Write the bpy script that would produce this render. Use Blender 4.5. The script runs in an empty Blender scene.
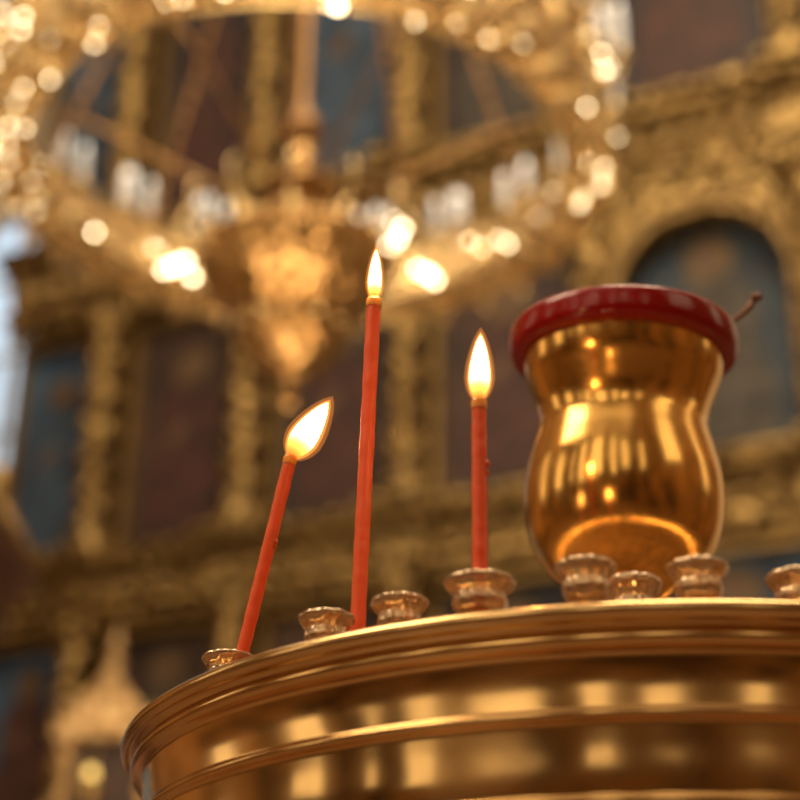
import bpy, bmesh, math, random
from mathutils import Vector, Matrix
random.seed(7)
scene = bpy.context.scene
scene.view_settings.view_transform = 'Standard'
pi = math.pi

# ------------------------------------------------------------ materials
def nt(name):
    m = bpy.data.materials.new(name); m.use_nodes = True
    n = m.node_tree.nodes; l = m.node_tree.links
    return m, n, l, n['Principled BSDF']

def simple(name, col, metal=0.0, rough=0.5, bump=0.0, bscale=30, var=0.0, **kw):
    m, n, l, b = nt(name)
    b.inputs['Base Color'].default_value = (*col, 1)
    b.inputs['Metallic'].default_value = metal
    b.inputs['Roughness'].default_value = rough
    for k, v in kw.items():
        b.inputs[k.replace('_', ' ')].default_value = v
    tc = n.new('ShaderNodeTexCoord')
    nz = n.new('ShaderNodeTexNoise'); nz.inputs['Scale'].default_value = bscale; nz.inputs['Detail'].default_value = 4
    l.new(tc.outputs['Object'], nz.inputs['Vector'])
    if bump:
        bp = n.new('ShaderNodeBump'); bp.inputs['Strength'].default_value = bump; bp.inputs['Distance'].default_value = 0.01
        l.new(nz.outputs['Fac'], bp.inputs['Height']); l.new(bp.outputs['Normal'], b.inputs['Normal'])
    if var:
        r = n.new('ShaderNodeValToRGB')
        r.color_ramp.elements[0].position = .35; r.color_ramp.elements[1].position = .65
        r.color_ramp.elements[0].color = (*[c*(1-var) for c in col], 1)
        r.color_ramp.elements[1].color = (*[min(1, c*(1+var*.4)) for c in col], 1)
        l.new(nz.outputs['Fac'], r.inputs['Fac']); l.new(r.outputs['Color'], b.inputs['Base Color'])
    return m

def emis(name, col, s):
    m = bpy.data.materials.new(name); m.use_nodes = True
    n = m.node_tree.nodes; l = m.node_tree.links
    n.clear(); o = n.new('ShaderNodeOutputMaterial'); e = n.new('ShaderNodeEmission')
    e.inputs['Color'].default_value = (*col, 1); e.inputs['Strength'].default_value = s
    l.new(e.outputs[0], o.inputs[0]); return m

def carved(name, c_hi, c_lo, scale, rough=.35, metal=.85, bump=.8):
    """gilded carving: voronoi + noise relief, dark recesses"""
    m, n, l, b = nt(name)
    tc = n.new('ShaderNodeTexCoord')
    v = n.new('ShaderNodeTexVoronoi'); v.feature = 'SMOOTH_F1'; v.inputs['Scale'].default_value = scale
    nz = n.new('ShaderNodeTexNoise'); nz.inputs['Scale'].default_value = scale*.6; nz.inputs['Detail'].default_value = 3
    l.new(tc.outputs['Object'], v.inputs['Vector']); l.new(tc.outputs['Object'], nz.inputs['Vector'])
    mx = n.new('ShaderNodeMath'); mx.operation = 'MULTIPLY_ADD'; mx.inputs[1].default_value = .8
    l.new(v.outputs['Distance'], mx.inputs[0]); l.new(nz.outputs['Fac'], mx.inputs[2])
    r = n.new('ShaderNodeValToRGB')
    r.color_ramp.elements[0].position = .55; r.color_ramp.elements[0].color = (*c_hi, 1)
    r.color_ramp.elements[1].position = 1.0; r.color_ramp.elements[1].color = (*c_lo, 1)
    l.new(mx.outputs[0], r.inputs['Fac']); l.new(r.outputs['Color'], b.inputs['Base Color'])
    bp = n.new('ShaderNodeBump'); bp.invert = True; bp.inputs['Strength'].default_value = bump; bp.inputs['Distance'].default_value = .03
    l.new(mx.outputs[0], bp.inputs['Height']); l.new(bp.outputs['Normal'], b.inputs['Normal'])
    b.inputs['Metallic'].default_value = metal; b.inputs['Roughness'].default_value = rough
    return m

def brass(name, col, rough, streak=.0, **kw):
    m, n, l, b = nt(name)
    tc = n.new('ShaderNodeTexCoord')
    mp = n.new('ShaderNodeMapping'); mp.inputs['Scale'].default_value = (8, 8, 14)
    nz = n.new('ShaderNodeTexNoise'); nz.inputs['Scale'].default_value = 1.5; nz.inputs['Detail'].default_value = 2
    l.new(tc.outputs['Object'], mp.inputs['Vector']); l.new(mp.outputs[0], nz.inputs['Vector'])
    n2 = n.new('ShaderNodeTexNoise'); n2.inputs['Scale'].default_value = 18; n2.inputs['Detail'].default_value = 6
    l.new(tc.outputs['Object'], n2.inputs['Vector'])
    mr = n.new('ShaderNodeMapRange'); mr.inputs['To Min'].default_value = rough*.7; mr.inputs['To Max'].default_value = rough*1.5
    mr.inputs['From Min'].default_value = .3; mr.inputs['From Max'].default_value = .7
    l.new(n2.outputs['Fac'], mr.inputs['Value']); l.new(mr.outputs[0], b.inputs['Roughness'])
    r = n.new('ShaderNodeValToRGB')
    r.color_ramp.elements[0].position = .3; r.color_ramp.elements[1].position = .6
    r.color_ramp.elements[0].color = (*[c*.82 for c in col], 1); r.color_ramp.elements[1].color = (*col, 1)
    l.new(n2.outputs['Fac'], r.inputs['Fac']); l.new(r.outputs['Color'], b.inputs['Base Color'])
    bp = n.new('ShaderNodeBump'); bp.inputs['Strength'].default_value = streak; bp.inputs['Distance'].default_value = .002
    l.new(nz.outputs['Fac'], bp.inputs['Height']); l.new(bp.outputs['Normal'], b.inputs['Normal'])
    b.inputs['Metallic'].default_value = 1
    for k, v in kw.items(): b.inputs[k.replace('_', ' ')].default_value = v
    return m

M = {}
M['brass'] = brass('stand_brass', (.84, .53, .22), .14, .3)
M['brass_lip'] = brass('lip_brass', (.86, .57, .26), .18, .2)
M['platetop'] = simple('waxed_plate', (.22, .12, .05), .6, .5, bump=.4, bscale=60, var=.5)
M['cupgold'] = brass('lamp_gold', (1.0, .57, .16), .17, .45)
M['holder'] = brass('holder_glassy_brass', (.95, .72, .48), .07, .3, Metallic=.5, Transmission_Weight=.8, IOR=1.5)
M['redglass'] = simple('red_glass', (.36, .003, .003), 0, .16, bump=.08, bscale=60, Transmission_Weight=.25)
M['wax'] = simple('red_wax', (1.0, .135, .028), 0, .45, bump=.15, bscale=120, Subsurface_Weight=.7, Subsurface_Scale=.008)
M['waxtop'] = simple('molten_wax', (1.0, .42, .05), 0, .2, Subsurface_Weight=.6, Subsurface_Scale=.004)  # molten tip, with flame glow put into its yellower colour
M['wick'] = simple('charred_wick', (.03, .015, .01), 0, .9)
M['spoon'] = simple('oxidised_copper', (.25, .12, .07), .8, .4, bump=.2)
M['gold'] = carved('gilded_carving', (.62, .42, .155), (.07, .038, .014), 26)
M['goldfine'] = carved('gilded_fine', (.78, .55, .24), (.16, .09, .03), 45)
M['goldplain'] = simple('gilded_plain', (.38, .25, .095), .8, .42, bump=.3, bscale=20, var=.4)
M['darkwood'] = simple('dark_wood', (.040, .015, .011), 0, .5, bump=.1, bscale=8, var=.5)
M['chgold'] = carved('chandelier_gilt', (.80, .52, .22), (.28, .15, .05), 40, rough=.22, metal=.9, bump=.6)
M['chplain'] = simple('chandelier_brass', (.95, .72, .39), .9, .2, bump=.4, bscale=40, var=.3)
M['white'] = simple('white_candle', (.72, .76, .84), 0, .4)
M['bulb'] = emis('bulb', (1, .86, .66), 3)
M['spark'] = emis('lamp_glass_light', (1, .78, .48), 20)  # glow for the added beads that imitate glints on the chandelier
M['plaster'] = simple('plaster', (.50, .47, .42), 0, .8, bump=.1, var=.1)
M['ochre'] = simple('ochre_fresco', (.30, .165, .065), 0, .8, bscale=.8, var=.8)
M['stone'] = simple('stone_floor', (.20, .12, .07), 0, .3, bscale=5, var=.4)
M['winglass'] = emis('window_daylight', (.68, .82, .95), 1.2)
M['winwarm'] = emis('window_daylight_warm', (1.0, .78, .48), 1.7)  # glow of the added, unseen windows mirrored in the brass

def pierced():
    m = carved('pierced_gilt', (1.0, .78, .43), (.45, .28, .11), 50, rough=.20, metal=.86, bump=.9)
    n = m.node_tree.nodes; l = m.node_tree.links; b = n['Principled BSDF']
    tc = n.new('ShaderNodeTexCoord'); v = n.new('ShaderNodeTexVoronoi'); v.inputs['Scale'].default_value = 26
    l.new(tc.outputs['Object'], v.inputs['Vector'])
    c = n.new('ShaderNodeMath'); c.operation = 'GREATER_THAN'; c.inputs[1].default_value = .24
    l.new(v.outputs['Distance'], c.inputs[0]); l.new(c.outputs[0], b.inputs['Alpha'])
    return m
M['pierced'] = pierced()

def icon_mat(name, c1, c2, c3, scale=3.0):
    m, n, l, b = nt(name)
    tc = n.new('ShaderNodeTexCoord'); nz = n.new('ShaderNodeTexNoise')
    nz.inputs['Scale'].default_value = scale; nz.inputs['Detail'].default_value = 5; nz.inputs['Distortion'].default_value = .6
    l.new(tc.outputs['Object'], nz.inputs['Vector'])
    r = n.new('ShaderNodeValToRGB'); cr = r.color_ramp
    cr.elements[0].position = .35; cr.elements[0].color = (*c1, 1)
    cr.elements[1].position = .68; cr.elements[1].color = (*c3, 1)
    e = cr.elements.new(.52); e.color = (*c2, 1)
    l.new(nz.outputs['Fac'], r.inputs['Fac']); l.new(r.outputs['Color'], b.inputs['Base Color'])
    b.inputs['Roughness'].default_value = .6
    return m
M['icon_blue'] = icon_mat('icon_blue', (.010, .020, .045), (.026, .060, .12), (.055, .11, .18))
M['icon_brown'] = icon_mat('icon_brown', (.014, .007, .006), (.034, .014, .010), (.06, .030, .016))
M['icon_dark'] = icon_mat('icon_dark', (.006, .007, .013), (.018, .011, .014), (.034, .022, .020))
M['icon_teal'] = icon_mat('icon_teal', (.007, .013, .026), (.013, .032, .055), (.046, .042, .028))
M['robe_r'] = simple('painted_robe_red', (.055, .016, .011), 0, .6, bscale=9, var=.8)
M['robe_b'] = simple('painted_robe_blue', (.035, .068, .12), 0, .6, bscale=9, var=.8)
M['robe_o'] = simple('painted_robe_ochre', (.050, .040, .030), 0, .6, bscale=9, var=.8)
M['halo'] = simple('painted_halo', (.12, .075, .03), .2, .6, bscale=9, var=.5)
M['skin'] = simple('painted_skin', (.10, .055, .03), 0, .6)
M['bronze'] = simple('chain_bronze', (.40, .23, .10), .85, .35, var=.3)

# ------------------------------------------------------------ mesh helpers
def link(ob, parent=None):
    scene.collection.objects.link(ob)
    if parent: ob.parent = parent
    return ob
def empty(name, loc=(0, 0, 0), rz=0, parent=None):
    e = bpy.data.objects.new(name, None); e.location = loc; e.rotation_euler = (0, 0, rz)
    e.empty_display_size = .05
    return link(e, parent)
def obj(name, verts, faces, mat, parent=None, smooth=True, loc=(0, 0, 0), rot=(0, 0, 0)):
    me = bpy.data.meshes.new(name); me.from_pydata([tuple(v) for v in verts], [], faces); me.update()
    if smooth: me.polygons.foreach_set('use_smooth', [True]*len(me.polygons))
    if isinstance(mat, str): mat = M[mat]
    me.materials.append(mat)
    o = bpy.data.objects.new(name, me); o.location = loc; o.rotation_euler = rot
    return link(o, parent)
class Mesh:
    def __init__(s): s.v = []; s.f = []
    def add(s, vs, fs):
        k = len(s.v); s.v += [tuple(v) for v in vs]; s.f += [tuple(i+k for i in f) for f in fs]
    def box(s, x0, x1, y0, y1, z0, z1):
        s.add([(x0,y0,z0),(x1,y0,z0),(x1,y1,z0),(x0,y1,z0),(x0,y0,z1),(x1,y0,z1),(x1,y1,z1),(x0,y1,z1)],
              [(0,3,2,1),(4,5,6,7),(0,1,5,4),(1,2,6,5),(2,3,7,6),(3,0,4,7)])
    def lathe(s, prof, segs=48, c=(0, 0, 0), rf=None):
        vs = []; fs = []
        for (r, z) in prof:
            for i in range(segs):
                t = 2*pi*i/segs
                rr = r*(rf(t, z) if rf else 1)
                vs.append((c[0]+rr*math.cos(t), c[1]+rr*math.sin(t), c[2]+z))
        for j in range(len(prof)-1):
            for i in range(segs):
                a = j*segs+i; b = j*segs+(i+1) % segs
                fs.append((a, b, b+segs, a+segs))
        s.add(vs, fs)
    def tube(s, pts, rad, segs=8, cap=True):
        pts = [Vector(p) for p in pts]
        if not hasattr(rad, '__len__'): rad = [rad]*len(pts)
        vs = []; fs = []
        up = None
        for k, p in enumerate(pts):
            d = (pts[min(k+1, len(pts)-1)]-pts[max(k-1, 0)]).normalized()
            if up is None: up = Vector((0, 0, 1)) if abs(d.z) < .9 else Vector((1, 0, 0))
            a = d.cross(up).normalized(); b = a.cross(d).normalized(); up = b
            for i in range(segs):
                t = 2*pi*i/segs
                vs.append(p+a*rad[k]*math.cos(t)+b*rad[k]*math.sin(t))
        for k in range(len(pts)-1):
            for i in range(segs):
                fs.append((k*segs+i, k*segs+(i+1) % segs, (k+1)*segs+(i+1) % segs, (k+1)*segs+i))
        if cap:
            fs.append(tuple(range(segs))[::-1]); fs.append(tuple((len(pts)-1)*segs+i for i in range(segs)))
        s.add(vs, fs)
    def ball(s, c, r, n=8, sz=1):
        s.lathe([(max(1e-4, r*math.sin(pi*i/n)), -r*sz*math.cos(pi*i/n)) for i in range(n+1)], n*2, c)
    def out(s, name, mat, parent=None, smooth=True, loc=(0, 0, 0), rot=(0, 0, 0)):
        return obj(name, s.v, s.f, mat, parent, smooth, loc, rot)
def smoothprof(p, n=4):
    out = []
    for i in range(len(p)-1):
        p0 = p[max(i-1, 0)]; p1 = p[i]; p2 = p[i+1]; p3 = p[min(i+2, len(p)-1)]
        for k in range(n):
            t = k/n
            out.append(tuple(.5*((2*p1[a])+(-p0[a]+p2[a])*t+(2*p0[a]-5*p1[a]+4*p2[a]-p3[a])*t*t+(-p0[a]+3*p1[a]-3*p2[a]+p3[a])*t**3) for a in (0, 1)))
    out.append(p[-1]); return [(max(1e-4, r), z) for r, z in out]
def arc(cx, cz, r, a0, a1, n=8):
    return [(cx+r*math.cos(math.radians(a0+(a1-a0)*i/n)), cz+r*math.sin(math.radians(a0+(a1-a0)*i/n))) for i in range(n+1)]

# ------------------------------------------------------------ candle stand
SC = (.1272, .8404); R = .2632
stand = empty('candle_stand', (SC[0], SC[1], 0))
m = Mesh(); m.lathe([(1e-4, .9935), (R-.009, .9935)], 128); m.out('plate_top', 'platetop', stand)
m = Mesh()
prof = [(R-.016, .9940), (R-.010, .9945)] + arc(R-.0035, .9970, .0035, 120, -90, 12)
prof += [(R-.0060, .9930), (R-.0065, .9915), (R-.0085, .9910)]
m.lathe(prof, 256); m.out('plate_lip', 'brass_lip', stand)
m = Mesh()
prof = [(R-.0070, .9912)] + arc(R-.0085, .9880, .0032, 75, -75, 10)
prof += [(R-.0105, .9840), (R-.0115, .9832), (R-.0120, .9822), (R-.0118, .9700), (R-.0118, .9640)]
prof += arc(R-.0122, .9610, .0020, 75, -75, 8)
prof += [(R-.0138, .9585)] + smoothprof([(R-.0143, .9580), (R-.0145, .9500), (R-.0145, .9400), (R-.0148, .9330)], 4)
prof += arc(R-.0155, .9300, .0022, 75, -75, 8)
prof += smoothprof([(R-.018, .927), (R-.020, .915), (R-.024, .900), (R-.034, .885), (R-.060, .870), (.12, .862), (.045, .855)], 6)
m.lathe(prof, 256); m.out('basin_body', 'brass', stand)
m = Mesh()
m.lathe(smoothprof([(.045, .856), (.030, .84), (.024, .80), (.034, .77), (.040, .75), (.026, .72), (.022, .60), (.022, .40), (.036, .36), (.044, .33), (.030, .29), (.026, .20), (.05, .12), (.12, .07), (.17, .04), (.185, .02), (.185, 0.0)], 5), 64)
m.out('pedestal', 'brass', stand)

def holder_mesh(name, x, y, s, h=1.0, scallop=0.0, ph=0):
    m = Mesh()
    p = [(.0080, 0), (.0082, .0015), (.0062, .0030), (.0050, .0055), (.0054, .0075), (.0078, .0100), (.0086, .0128), (.0084, .0148), (.0080, .0160),
         (.0092, .0172), (.0106, .0190), (.0112, .0204), (.0108, .0215), (.0092, .0220), (.0068, .0208), (.0056, .0170), (.0050, .0120), (.0002, .0115)]
    p = [(a*s, b*h) for a, b in p]
    m.lathe(smoothprof(p, 3), 60, rf=lambda t, z: 1+scallop*abs(math.cos(5*t+ph))*min(1, z/.012))
    m.out(name, 'holder', stand, loc=(x-SC[0], y-SC[1], .994))
hs = [(.1137, .5952, 1.0, 1.15, .07), (.0713, .5965, 1.0, 1.15, .07), (.0940, .6300, 1.0, 1.42, .06), (.0321, .6125, 1.18, 1.10, .08),
      (.0012, .6375, 1.0, 1.10, .07), (-.0289, .6570, 1.0, 1.08, .07), (-.0740, .7120, 1.0, 1.05, .07), (.1535, .6020, 1.08, 1.10, .07)]
for i, (x, y, s, h, sc_) in enumerate(hs): holder_mesh('holder_%d' % (i+1), x, y, s, h, sc_, i)
k = len(hs)
holder_mesh('holder_9', -.0168, .670, .8, .6)
for a in range(-20, 200, 14):
    k += 1
    t = math.radians(a)
    holder_mesh('holder_%d' % (k+1), SC[0]+.24*math.cos(t), SC[1]+.24*math.sin(t), 1.0, 1.1, .05, a)

# ------------------------------------------------------------ candles
def flame_mat():
    m = bpy.data.materials.new('flame'); m.use_nodes = True
    n = m.node_tree.nodes; l = m.node_tree.links; n.clear()
    o = n.new('ShaderNodeOutputMaterial'); e = n.new('ShaderNodeEmission')
    tc = n.new('ShaderNodeTexCoord'); sp = n.new('ShaderNodeSeparateXYZ'); l.new(tc.outputs['Generated'], sp.inputs[0])
    r = n.new('ShaderNodeValToRGB'); cr = r.color_ramp
    cr.elements[0].position = 0; cr.elements[0].color = (.9, .16, .02, 1)
    cr.elements[1].position = 1; cr.elements[1].color = (1, .42, .10, 1)
    for p, c in ((.16, (1, .34, .05, 1)), (.34, (1, .72, .30, 1)), (.75, (1, .78, .42, 1))):
        x = cr.elements.new(p); x.color = c
    l.new(sp.outputs['Z'], r.inputs['Fac'])
    s = n.new('ShaderNodeMapRange'); s.inputs['From Min'].default_value = 0; s.inputs['From Max'].default_value = .35
    s.inputs['To Min'].default_value = .9; s.inputs['To Max'].default_value = 8
    l.new(sp.outputs['Z'], s.inputs['Value']); l.new(s.outputs[0], e.inputs['Strength'])
    l.new(r.outputs['Color'], e.inputs['Color']); l.new(e.outputs[0], o.inputs[0]); return m
M['flame'] = flame_mat()
def halo_mat(s):
    m = bpy.data.materials.new('flame_mantle'); m.use_nodes = True
    n = m.node_tree.nodes; l = m.node_tree.links; n.clear()
    o = n.new('ShaderNodeOutputMaterial'); a = n.new('ShaderNodeAddShader'); t = n.new('ShaderNodeBsdfTransparent'); e = n.new('ShaderNodeEmission')
    e.inputs['Color'].default_value = (1, .30, .04, 1); e.inputs['Strength'].default_value = s
    l.new(t.outputs[0], a.inputs[0]); l.new(e.outputs[0], a.inputs[1]); l.new(a.outputs[0], o.inputs[0]); return m
M['mantle'] = halo_mat(.45); M['mantle2'] = halo_mat(.16)
def candle(base, top, rad, flen, fwid, fdir, drips=()):
    b = Vector(base); t = Vector(top); d = (t-b); L = d.length
    root = empty('candle', b)
    root.rotation_mode = 'QUATERNION'; root.rotation_quaternion = Vector((0, 0, 1)).rotation_difference(d)
    m = Mesh()
    n = 40; pr = []
    for i in range(n+1):
        z = L*i/n
        pr.append((rad*(1+.03*math.sin(i*1.7)+.02*math.sin(i*.6)), z))
    pr += [(rad*1.06, L+.0003), (rad*.85, L+.0011), (rad*.4, L+.0006), (1e-4, L+.0004)]
    m.lathe(pr, 24)
    for (zz, ang, ln, rr) in drips:
        m.ball((rad*math.cos(ang), rad*math.sin(ang), L*zz), rr, 8, ln)
    m.out('wax_stick', 'wax', root)
    m = Mesh(); m.lathe([(rad*1.06, L-.0032), (rad*1.12, L-.0004), (rad*.95, L+.0014), (rad*.3, L+.0009)], 24); m.out('melted_tip', 'waxtop', root)
    m = Mesh(); m.tube([(0, 0, L), (0, 0, L+.002), (.0003, 0, L+.0042)], .0005, 6); m.out('wick', 'wick', root)
    fd = Vector(fdir).normalized()
    q = Vector((0, 0, 1)).rotation_difference(fd)
    inv = root.rotation_quaternion.inverted()
    for nm, mt, s, dz in (('flame', 'flame', 1, .0), ('flame_mantle', 'mantle', 1.22, -.0006), ('flame_outer_mantle', 'mantle2', 1.5, -.0010)):
        m = Mesh(); w = fwid/2*s; fl = flen*(1+(s-1)*.3)
        prof = [(1e-4, 0), (w*.35, fl*.02), (w*.62, fl*.08), (w*.86, fl*.17), (w*.99, fl*.28), (w, fl*.36), (w*.94, fl*.48), (w*.80, fl*.62), (w*.58, fl*.77), (w*.32, fl*.90), (1e-4, fl)]
        m.lathe(smoothprof(prof, 3), 24)
        o = m.out(nm, mt, root, loc=(0, 0, L+.0012+dz))
        o.rotation_mode = 'QUATERNION'; o.rotation_quaternion = inv @ q
    ld = bpy.data.lights.new('flame_light', 'POINT'); ld.energy = .25; ld.color = (1, .52, .18); ld.shadow_soft_size = .005
    lo = bpy.data.objects.new('flame_light', ld); link(lo, root); lo.location = inv @ (fd*flen*.5) + Vector((0, 0, L+.003))
    return root
candle((-.0703, .7085, 1.003), (-.0500, .701, 1.1080), .0030, .0320, .0122, (.50, 0, .86), [(.62, -.4, 1.3, .0012), (.60, -.3, 1.2, .001)])
candle((-.0168, .670, 1.000), (-.0127, .670, 1.1740), .0033, .0265, .0060, (.02, 0, 1))
candle((.0321, .6125, 1.002), (.0323, .6125, 1.0950), .0030, .0300, .0084, (.03, 0, 1), [(.70, -.2, 1.4, .0013), (.66, -.1, 1.5, .0011)])

# ------------------------------------------------------------ oil lamp cup
lamp = empty('oil_lamp', (SC[0]-.0100, SC[1]+.006, .996))
lamp.rotation_euler = (math.radians(4.0), math.radians(1.9), 0)
m = Mesh()
body = [(.022, .002), (.023, .005), (.018, .010), (.010, .018), (.009, .060), (.014, .084), (.024, .096), (.0350, .104), (.0440, .114), (.0500, .125), (.0532, .138), (.0542, .151),
        (.0532, .164), (.0502, .177), (.0474, .187), (.0462, .194), (.0472, .202), (.0505, .212), (.0542, .222), (.0563, .236)]
m.lathe(smoothprof(body, 5), 128); m.out('gilt_cup', 'cupgold', lamp)
m = Mesh()
m.lathe(smoothprof([(.0500, .2345), (.0560, .2325), (.0612, .2330), (.0636, .2365), (.0641, .241), (.0637, .2465), (.0626, .2495), (.0605, .2510), (.0580, .2495), (.0520, .244), (.040, .225), (.038, .195), (.0002, .190)], 6), 128)
m.out('red_glass_insert', 'redglass', lamp)
m = Mesh()
pts = [(.030, 0, .225), (.045, -.001, .244), (.0575, -.002, .2570), (.066, -.002, .2630), (.0710, -.002, .2680), (.0745, -.002, .2735)]
m.tube(pts, [.0010, .0011, .0013, .0016, .0018, .0020], 10)
m.lathe([(1e-4, -.002), (.0022, -.0018), (.0036, 0), (.0030, .0014), (1e-4, .0018)], 16, (.0758, -.002, .2752))
m.out('wick_spoon', 'spoon', lamp)

# ------------------------------------------------------------ iconostasis (local frame: x along wall, y into wall, z up)
A = math.radians(25)
ico = empty('iconostasis', (0, 7, 0), -A)
def box(name, x0, x1, y0, y1, z0, z1, mat, parent=ico):
    m = Mesh(); m.box(x0, x1, y0, y1, z0, z1); return m.out(name, mat, parent, smooth=False)
XL = -2.30
box('backboard', XL, 3.3, .12, .25, 0, 8.2, 'darkwood')
cols = [-2.32, -1.65, -.80, .05, .97, 1.97, 2.9]
def twisted(m, x, z0, z1, r):
    n = 90; segs = 24; vs = []; fs = []
    for j in range(n+1):
        z = z0+(z1-z0)*j/n
        for i in range(segs):
            t = 2*pi*i/segs
            rr = r*(1+.20*math.cos(2*(t-z*16))+.08*math.cos(5*t+z*70)+.05*math.sin(z*90))
            vs.append((x+rr*math.cos(t), -.06+rr*math.sin(t), z))
    for j in range(n):
        for i in range(segs):
            a = j*segs+i; b = j*segs+(i+1) % segs; fs.append((a, b, b+segs, a+segs))
    m.add(vs, fs)
def column(m, x, z0, z1, r=.078):
    twisted(m, x, z0+.20, z1-.20, r)
    m.lathe([(r*1.7, 0), (r*1.7, .05), (r*1.2, .07), (r*1.45, .10), (r*1.45, .12), (r*1.0, .15), (r*1.15, .20), (r*.9, .21)], 20, (x, -.06, z0))
    m.lathe([(r*.9, 0), (r*1.2, .02), (r*.95, .04), (r*1.2, .09), (r*1.6, .15), (r*1.75, .17), (r*1.75, .20)], 20, (x, -.06, z1-.21), rf=lambda t, z: 1+.08*math.cos(8*t))
tiers = [(2.30, 3.30), (3.65, 4.98), (5.50, 7.55)]
m = Mesh()
for (z0, z1) in tiers:
    for x in cols[1:]: column(m, x, z0, z1)
m.out('twisted_columns', 'gold', ico)
def cornice(name, z0, z1, mat='gold'):
    m = Mesh(); h = z1-z0
    steps = [(0, .18, .06), (.18, .30, .10), (.30, .68, .05), (.68, .80, .11), (.80, .92, .16), (.92, 1.0, .20)]
    for a, b, d in steps: m.box(XL-d*.3, 3.3, -d, .13, z0+a*h, z0+b*h)
    for x in cols[1:]:
        for a, b, d in steps: m.box(x-.13, x+.13, -d-.09, -d+.02, z0+a*h, z0+b*h)
    m.out(name, mat, ico, smooth=False)
    m = Mesh()
    x = -2.24
    while x < 3.25:
        m.ball((x, -.07, z0+.49*h), .15*h, 6); m.box(x-.02, x+.02, -.145, -.09, z0+.69*h, z0+.79*h); x += .12
    m.out(name+'_ornament', 'goldfine', ico)
cornice('lower_cornice', 3.30, 3.62); cornice('middle_cornice', 5.00, 5.46); cornice('crown_cornice', 7.55, 8.05); cornice('plinth_cornice', 2.05, 2.28)
m = Mesh()
for x0, x1 in zip(cols, cols[1:]): m.box(x0+.14, x1-.14, .02, .14, .25, 1.95)
m.out('base_panels', 'icon_brown', ico, smooth=False)
def frame(m, x0, x1, z0, z1, w=.035, y0=.02, y1=.10):
    m.box(x0, x1, y0, y1, z0, z0+w); m.box(x0, x1, y0, y1, z1-w, z1); m.box(x0, x0+w, y0, y1, z0+w, z1-w); m.box(x1-w, x1, y0, y1, z0+w, z1-w)
def saint(idx, cx, z0, h, w, robe):
    """painted standing figure, flat on the icon panel"""
    e = empty('painted_saint_%d' % idx, (cx, .083, z0), 0, ico)
    m = Mesh()
    pts = [(-.30, 0), (.30, 0), (.33, .25), (.24, .45), (.27, .62), (.20, .74), (.08, .79), (-.08, .79), (-.20, .74), (-.27, .62), (-.24, .45), (-.33, .25)]
    m.add([(a*w, 0, b*h) for a, b in pts], [tuple(range(12))]); m.out('robe', robe, e, smooth=False)
    m = Mesh(); n = 20
    m.add([(w*.15*math.cos(2*pi*i/n), -.002, h*.87+w*.15*math.sin(2*pi*i/n)) for i in range(n)], [tuple(range(n))]); m.out('halo', 'halo', e, smooth=False)
    m = Mesh(); m.add([(w*.075*math.cos(2*pi*i/n), -.004, h*.865+w*.10*math.sin(2*pi*i/n)) for i in range(n)], [tuple(range(n))])
    m.add([(-w*.2, -.004, h*.5), (-w*.02, -.004, h*.6), (w*.02, -.004, h*.56), (-w*.1, -.004, h*.47)], [(0, 3, 2, 1)]); m.out('face_and_hand', 'skin', e, smooth=False)
mats = [['icon_blue', 'icon_brown', 'icon_brown', 'icon_dark', 'icon_blue', 'icon_blue'],
        ['icon_blue', 'icon_brown', 'icon_dark', 'icon_brown', 'icon_teal', 'icon_dark'],
        ['icon_blue', 'icon_dark', 'icon_blue', 'icon_dark', 'icon_dark', 'icon_dark']]
robes = [['robe_r', 'robe_o', 'robe_b', 'robe_r', 'robe_b', 'robe_o'], ['robe_b', 'robe_r', 'robe_r', 'robe_r', 'robe_o', 'robe_b'], ['robe_b', 'robe_r', 'robe_b', 'robe_o', 'robe_r', 'robe_b']]
fm = Mesh(); idx = 0
for ti, (z0, z1) in enumerate(tiers):
    for ci in range(len(cols)-1):
        x0 = cols[ci]+(.10 if ci else .04); x1 = cols[ci+1]-.08
        box('icon_%d_%d' % (ti+1, ci+1), x0, x1, .09, .125, z0+.02, z1-.02, mats[ti][ci])
        frame(fm, x0, x1, z0+.02, z1-.01)
        idx += 1
        saint(idx, (x0+x1)/2, z0+.1, (z1-z0)*.8, min(.8, (x1-x0)), robes[ti][ci])
fm.out('icon_frames', 'goldplain', ico, smooth=False)
def arch(name, x0, x1, z1, zs, r, t=.10):
    cx = (x0+x1)/2; m = Mesh(); n = 32
    for i in range(n):
        a0 = pi-pi*i/n; a1 = pi-pi*(i+1)/n
        p = [(cx+r*math.cos(a0), zs+r*math.sin(a0)), (cx+r*math.cos(a1), zs+r*math.sin(a1))]
        m.add([(p[0][0], -.05, p[0][1]), (p[1][0], -.05, p[1][1]), (p[1][0], -.05, z1), (p[0][0], -.05, z1),
               (p[0][0], .09, p[0][1]), (p[1][0], .09, p[1][1])], [(0, 1, 2, 3), (0, 4, 5, 1)])
    for s, xe in ((-1, x0), (1, x1)):
        m.box(min(cx+s*r, xe), max(cx+s*r, xe), -.05, .09, 3.65, z1)
    m.out(name, 'gold', ico, smooth=False)
    m = Mesh()
    for rr, y, w in ((r+.015, -.06, .024), (r+.065, -.06, .014)):
        m.tube([(cx-rr, y, 3.7)]+[(cx+rr*math.cos(pi-pi*i/24), y, zs+rr*math.sin(pi-pi*i/24)) for i in range(25)]+[(cx+rr, y, 3.7)] if rr < r+.05 else
               [(cx+rr*math.cos(pi-pi*i/24), y, zs+rr*math.sin(pi-pi*i/24)) for i in range(25)], w, 8)
    m.out(name+'_moulding', 'goldfine', ico)
arch('arch_surround_1', 1.02, 1.92, 4.99, 4.46, .39); arch('arch_surround_2', 2.02, 2.85, 4.99, 4.46, .35)

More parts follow.
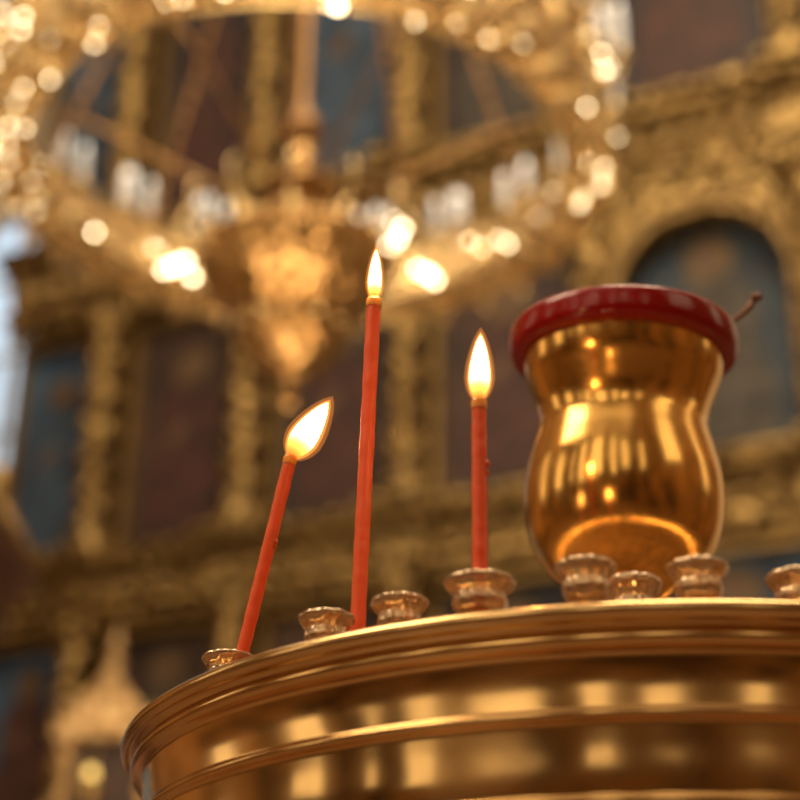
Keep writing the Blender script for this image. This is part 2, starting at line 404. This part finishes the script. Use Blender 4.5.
# ------------------------------------------------------------ room (same orientation)
def room(name, x0, x1, y0, y1, z0, z1, mat):
    m = Mesh(); m.box(x0, x1, y0, y1, z0, z1); return m.out(name, mat, None, smooth=False, loc=(0, 7, 0), rot=(0, 0, -A))
room('floor', -4.2, 6.4, -12.2, .8, -.1, 0, 'stone')
room('wall_front', -4.2, 6.4, .55, .7, 0, 8.6, 'plaster')
room('wall_left', -4.2, -4.05, -12.2, .55, 0, 8.6, 'ochre')
room('wall_right', 6.25, 6.4, -12.2, .55, 0, 8.6, 'ochre')
room('wall_back', -4.05, 6.25, -12.2, -12.05, 0, 8.6, 'ochre')
def window(i, cx, cz, w, h, axis, pos, mat):
    root = empty('window_%d' % i, (0, 7, 0), -A)
    n = 16
    out = [(-w/2, -h/2), (w/2, -h/2)]+[(w/2*math.cos(pi*k/n), h/2+w/2*math.sin(pi*k/n)) for k in range(n+1)]
    def P(a, b, d):
        return (cx+a, pos+d, cz+b) if axis == 'y' else (pos+d, cx+a, cz+b)
    sgn = -1 if pos in (.55, 6.25) else 1
    m = Mesh(); m.add([P(a, b, sgn*.02) for a, b in out], [tuple(range(len(out)))]); m.out('pane', mat, root, smooth=False)
    m = Mesh(); loop = [P(a, b, sgn*.04) for a, b in out]; m.tube(loop+[loop[0]], .06, 6)
    m.tube([P(0, -h/2, sgn*.04), P(0, h/2+w/2, sgn*.04)], .025, 6)
    for k in range(4): m.tube([P(-w/2, -h/2+h*k/3, sgn*.04), P(w/2, -h/2+h*k/3, sgn*.04)], .02, 6)
    m.out('surround', 'plaster', root)
window(1, -2.75, 5.0, 1.0, 1.5, 'y', .55, 'winglass')
for i, (x, w_, h_) in enumerate(((-2.9, .6, 3.6), (-.9, 1.0, 4.4), (1.4, 1.6, 4.0), (3.6, .7, 4.4), (5.2, .9, 3.4))): window(2+i, x, 4.6, w_, h_, 'y', -12.05, 'winwarm')  # unseen glowing windows from here on, added for upright reflections in the brass
for i, (y, w_, h_) in enumerate(((-9.8, .8, 2.4), (-6.4, 1.4, 2.2), (-3.4, .7, 3.0))): window(7+i, y, 3.6, w_, h_, 'x', 6.25, 'winwarm')
for i, (y, w_) in enumerate(((-9.8, 1.5), (-6.2, .9))): window(10+i, y, 4.0, w_, 2.8, 'x', -4.05, 'winwarm')

# ------------------------------------------------------------ chandelier
CC = (-.276, 3.737, 3.288)
CR = .825
ch = empty('chandelier', CC)
m = Mesh(); m.lathe([(CR, .0), (CR, .22)], 128); m.lathe([(CR-.015, .22), (CR-.015, .0)], 128); m.out('pierced_band', 'pierced', ch)
m = Mesh(); m.lathe([(CR, .0), (CR-.12, .005)], 128); m.lathe([(CR-.12, .012), (CR, .012)], 128); m.out('ornate_flange', 'pierced', ch)
m = Mesh()
for r, z, w in ((CR, 0, .014), (CR, .215, .016), (CR, .11, .007), (CR-.12, .006, .012), (CR-.06, 0, .006)):
    m.lathe([(r+w*math.cos(2*pi*i/8), z+w*math.sin(2*pi*i/8)) for i in range(9)], 128)
for i in range(36):
    t = 2*pi*i/36; c, s = math.cos(t), math.sin(t)
    for rr in (CR+.01, CR-.025): m.ball((rr*c, rr*s, .11), .030 if i % 2 else .020, 6)
    m.tube([(CR*c, CR*s, 0), (CR*c, CR*s, .25)], .007, 6)
    m.ball((CR*c, CR*s, -.03), .012, 5, 1.8)
    m.ball(((CR-.06)*c, (CR-.06)*s, -.005), .018, 6, .5)
    m.tube([(CR*c, CR*s, .22), (CR*math.cos(t+.05), CR*math.sin(t+.05), .26), (CR*math.cos(t+.1), CR*math.sin(t+.1), .23)], .007, 6)
    m.tube([((CR-.12)*c, (CR-.12)*s, .006), (CR*c, CR*s, .0)], .006, 6)
m.out('band_mouldings', 'chplain', ch)
wm = Mesh(); bm_ = Mesh(); cm = Mesh()
for i in range(20):
    t0 = 2*pi*(i+.3)/20
    for k, (dt, rr, hh) in enumerate(((-.055, CR, .11), (0, CR+.04, .15), (.055, CR, .11))):
        t = t0+dt; x, y = rr*math.cos(t), rr*math.sin(t); z = .26
        cm.lathe([(.004, -.04), (.010, -.02), (.026, 0), (.028, .008), (.012, .01)], 12, (x, y, z))
        wm.lathe([(.014, 0), (.014, hh), (.004, hh+.004)], 10, (x, y, z))
        bm_.lathe([(.002, 0), (.007, .008), (.008, .016), (.004, .030), (1e-4, .042)], 8, (x, y, z+hh))
    cm.tube([(CR*math.cos(t0), CR*math.sin(t0), .18), ((CR+.03)*math.cos(t0), (CR+.03)*math.sin(t0), .19), ((CR+.04)*math.cos(t0), (CR+.04)*math.sin(t0), .23)], .008, 6)
cm.out('candle_cups', 'chplain', ch); wm.out('candle_tubes', 'white', ch); bm_.out('candle_bulbs', 'bulb', ch)
m = Mesh()
m.lathe(smoothprof([(.0002, -.70), (.018, -.69), (.026, -.665), (.012, -.64), (.030, -.61), (.075, -.585), (.12, -.54), (.145, -.47), (.130, -.45), (.155, -.43), (.215, -.37), (.245, -.30), (.250, -.25),
        (.225, -.24), (.17, -.23), (.10, -.19), (.05, -.15), (.06, -.08), (.10, -.05), (.05, .0), (.035, .08)], 3), 48, rf=lambda t, z: 1+.03*math.cos(12*t))
m.out('hub_bowl', 'chgold', ch)
m = Mesh()
m.lathe(smoothprof([(.035, .08), (.05, .12), (.06, .15), (.03, .20), (.016, .26), (.012, 2.0)], 3), 24)
for i in range(8):
    t = 2*pi*(i+.5)/8; c, s = math.cos(t), math.sin(t)
    m.tube([(.06*c, .06*s, -.08), (.20*c, .20*s, -.10), (.38*c, .38*s, -.05), (.55*c, .55*s, .00), ((CR-.12)*c, (CR-.12)*s, .01)], .005, 6)
m.out('shaft_and_stays', 'bronze', ch)
m = Mesh()
for i in range(12):
    t = 2*pi*i/12; c, s = math.cos(t), math.sin(t)
    m.ball((.25*c, .25*s, -.25), .022, 6)
    m.tube([(.245*c, .245*s, -.26), (.29*c, .29*s, -.21), (.31*c, .31*s, -.15), (.28*c, .28*s, -.10)], .007, 6)
    m.ball((.14*c, .14*s, -.475), .014, 5)
m.out('hub_scrolls', 'chplain', ch)
m = Mesh()
for i in range(12):
    t = 2*pi*(i+.25)/12; c, s = math.cos(t), math.sin(t)
    p0 = Vector(((CR-.01)*c, (CR-.01)*s, .24)); p1 = Vector((.06*c, .06*s, 1.9))
    m.tube([p0, p1], .006, 6)
    n = 34
    for k in range(n):
        p = p0.lerp(p1, (k+.5)/n); m.ball(p, .012, 4, 1.5)
m.lathe([(.018, 1.8), (.10, 1.86), (.13, 1.92), (.10, 1.98), (.02, 2.02), (.012, 2.1), (.012, 4.7)], 24)
m.out('suspension_chains', 'bronze', ch)
m = Mesh()  # glowing beads added in place of specular glints on the gilt ring
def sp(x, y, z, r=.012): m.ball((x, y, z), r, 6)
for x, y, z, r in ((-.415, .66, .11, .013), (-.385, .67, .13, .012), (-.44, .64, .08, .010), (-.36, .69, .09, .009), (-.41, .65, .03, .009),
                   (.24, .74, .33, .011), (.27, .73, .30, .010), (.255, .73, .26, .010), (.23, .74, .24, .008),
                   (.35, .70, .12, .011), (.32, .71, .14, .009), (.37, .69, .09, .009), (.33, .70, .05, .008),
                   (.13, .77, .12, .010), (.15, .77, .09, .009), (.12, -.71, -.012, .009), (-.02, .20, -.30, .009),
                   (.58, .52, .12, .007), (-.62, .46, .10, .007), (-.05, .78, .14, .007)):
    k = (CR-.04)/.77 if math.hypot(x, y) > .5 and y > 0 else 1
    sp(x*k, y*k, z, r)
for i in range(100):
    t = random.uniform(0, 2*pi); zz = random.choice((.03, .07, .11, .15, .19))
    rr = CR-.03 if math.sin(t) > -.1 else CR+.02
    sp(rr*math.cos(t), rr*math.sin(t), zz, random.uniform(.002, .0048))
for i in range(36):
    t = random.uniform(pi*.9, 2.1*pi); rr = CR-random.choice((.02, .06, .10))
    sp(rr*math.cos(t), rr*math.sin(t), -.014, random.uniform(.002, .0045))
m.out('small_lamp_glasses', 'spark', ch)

# ------------------------------------------------------------ icon case at left and gilt icon stand
kc = empty('icon_case', (-1.29, 3.5, -.0))
m = Mesh()
m.box(-.36, .36, -.2, .25, 0, .9); m.box(-.32, .32, -.15, .25, .9, 2.0)
m.out('cabinet', 'darkwood', kc, smooth=False)
m = Mesh()
for i, (z, d) in enumerate(((1.98, .02), (2.01, .05), (2.04, .03), (2.08, .07), (2.11, .11))): m.box(-.33-d, .33+d, -.16-d, .26, z, z+.035)
m.out('cornice', simple('walnut', (.04, .018, .012), 0, .4, bscale=9, var=.5), kc, smooth=False)
m = Mesh()
m.box(-.40, .45, -.28, .26, 2.145, 2.165); m.box(-.37, .37, -.20, .26, 2.055, 2.075)
for i in range(9): m.ball((-.36+.1*i, -.24, 2.19), .028, 6)
for s in (-1, 1): m.lathe([(.045, 0), (.05, .02), (.02, .05), (.045, .09), (.03, .13), (1e-3, .17)], 16, (s*.32, -.22, 2.16))
m.tube([(-.33, -.17, 1.0), (-.33, -.17, 1.98)], .035, 12); m.tube([(.33, -.17, 1.0), (.33, -.17, 1.98)], .035, 12)
m.out('gilt_trim', 'goldfine', kc)
box('icon', -.26, .26, -.17, -.15, 1.05, 1.90, 'icon_blue', kc)

ks = empty('icon_stand', (-.87, 5.0, 0))
m = Mesh()
m.box(-.18, .18, -.15, .15, 0, .12); m.box(-.05, .05, -.05, .05, .12, 1.2); m.box(-.15, .15, -.06, .06, 1.2, 1.28)
for s in (-1, 1):
    m.lathe([(.035, 0), (.035, .03), (.022, .05), (.028, .2), (.020, .35), (.028, .5), (.022, .72), (.036, .75), (.036, .80)], 14, (s*.12, 0, 1.28))
m.box(-.16, .16, -.06, .05, 2.07, 2.10)
n = 18; pts = []
for i in range(n+1):
    u = i/n; pts.append((-.16+.16*u, 2.10+.10*u**2.5+.11*math.sin(u*pi/2)))
pts2 = pts+[(-a, b) for a, b in pts[::-1][1:]]
k = len(pts2)
m.add([(a, -.05, b) for a, b in pts2]+[(a, .05, b) for a, b in pts2], [tuple(range(k))[::-1], tuple(range(k, 2*k))]+[(i, (i+1) % k, k+(i+1) % k, k+i) for i in range(k)])
m.lathe([(.02, 0), (.03, .02), (.012, .04), (.025, .07), (1e-3, .14)], 12, (0, 0, 2.30))
for s in (-1, 1): m.lathe([(.03, 0), (.012, .02), (.03, .06), (1e-3, .1)], 12, (s*.14, 0, 2.10))
m.out('gilt_frame', carved('light_gilt', (.80, .56, .28), (.25, .14, .05), 30, metal=.6), ks, smooth=False)
box('icon', -.09, .09, -.02, .02, 1.28, 2.07, 'icon_brown', ks)
m = Mesh(); m.lathe([(.005, -.05), (.03, -.02), (.035, .02), (.03, .03)], 16, (-.02, -.12, 1.90)); m.tube([(-.02, -.12, 1.93), (-.02, -.05, 2.07)], .004, 6); m.out('hanging_lamp', 'goldplain', ks)
m = Mesh(); m.ball((-.02, -.12, 1.945), .016, 8, 1.4); m.out('lamp_flame', emis('lamp_flame', (1, .62, .16), 3), ks)

# ------------------------------------------------------------ lights
def area(name, loc, target, size, e, col):
    ld = bpy.data.lights.new(name, 'AREA'); ld.energy = e; ld.size = size; ld.color = col
    o = bpy.data.objects.new(name, ld); o.location = loc
    o.rotation_euler = (Vector(target)-Vector(loc)).to_track_quat('-Z', 'Y').to_euler(); link(o)
area('dome_light', (1.0, 1.5, 8.3), (0, 6, 4), 3.0, 380, (1, .77, .50))
area('nave_light', (4.0, -3.0, 6.5), (0, 3, 2.5), 3.5, 400, (1, .80, .54))
area('left_light', (-3.0, 0.5, 5.5), (.1, 3, 2.5), 2.0, 130, (1, .77, .50))
area('floor_candles_light', (-.3, 2.2, .5), (-.3, 3.9, 3.4), 1.6, 110, (1, .72, .42))  # unseen fill, added to brighten the chandelier's underside from below
w = bpy.data.worlds.new('World'); scene.world = w; w.use_nodes = True
w.node_tree.nodes['Background'].inputs['Color'].default_value = (1, .76, .50, 1)
w.node_tree.nodes['Background'].inputs['Strength'].default_value = .85

# ------------------------------------------------------------ camera
cam = bpy.data.cameras.new('camera'); co = bpy.data.objects.new('camera', cam); link(co)
p, r = .4548, .015
fw = Vector((0, math.cos(p), math.sin(p))); ri = Vector((1, 0, 0)); up = Vector((0, -math.sin(p), math.cos(p)))
ri2 = ri*math.cos(r)+up*math.sin(r); up2 = -ri*math.sin(r)+up*math.cos(r)
co.matrix_world = Matrix(((ri2.x, up2.x, -fw.x, 0), (ri2.y, up2.y, -fw.y, 0), (ri2.z, up2.z, -fw.z, .7959), (0, 0, 0, 1)))
cam.sensor_width = 24; cam.lens = 50.0; cam.clip_start = .02
cam.dof.use_dof = True; cam.dof.focus_distance = .74; cam.dof.aperture_fstop = 3.7
scene.camera = co
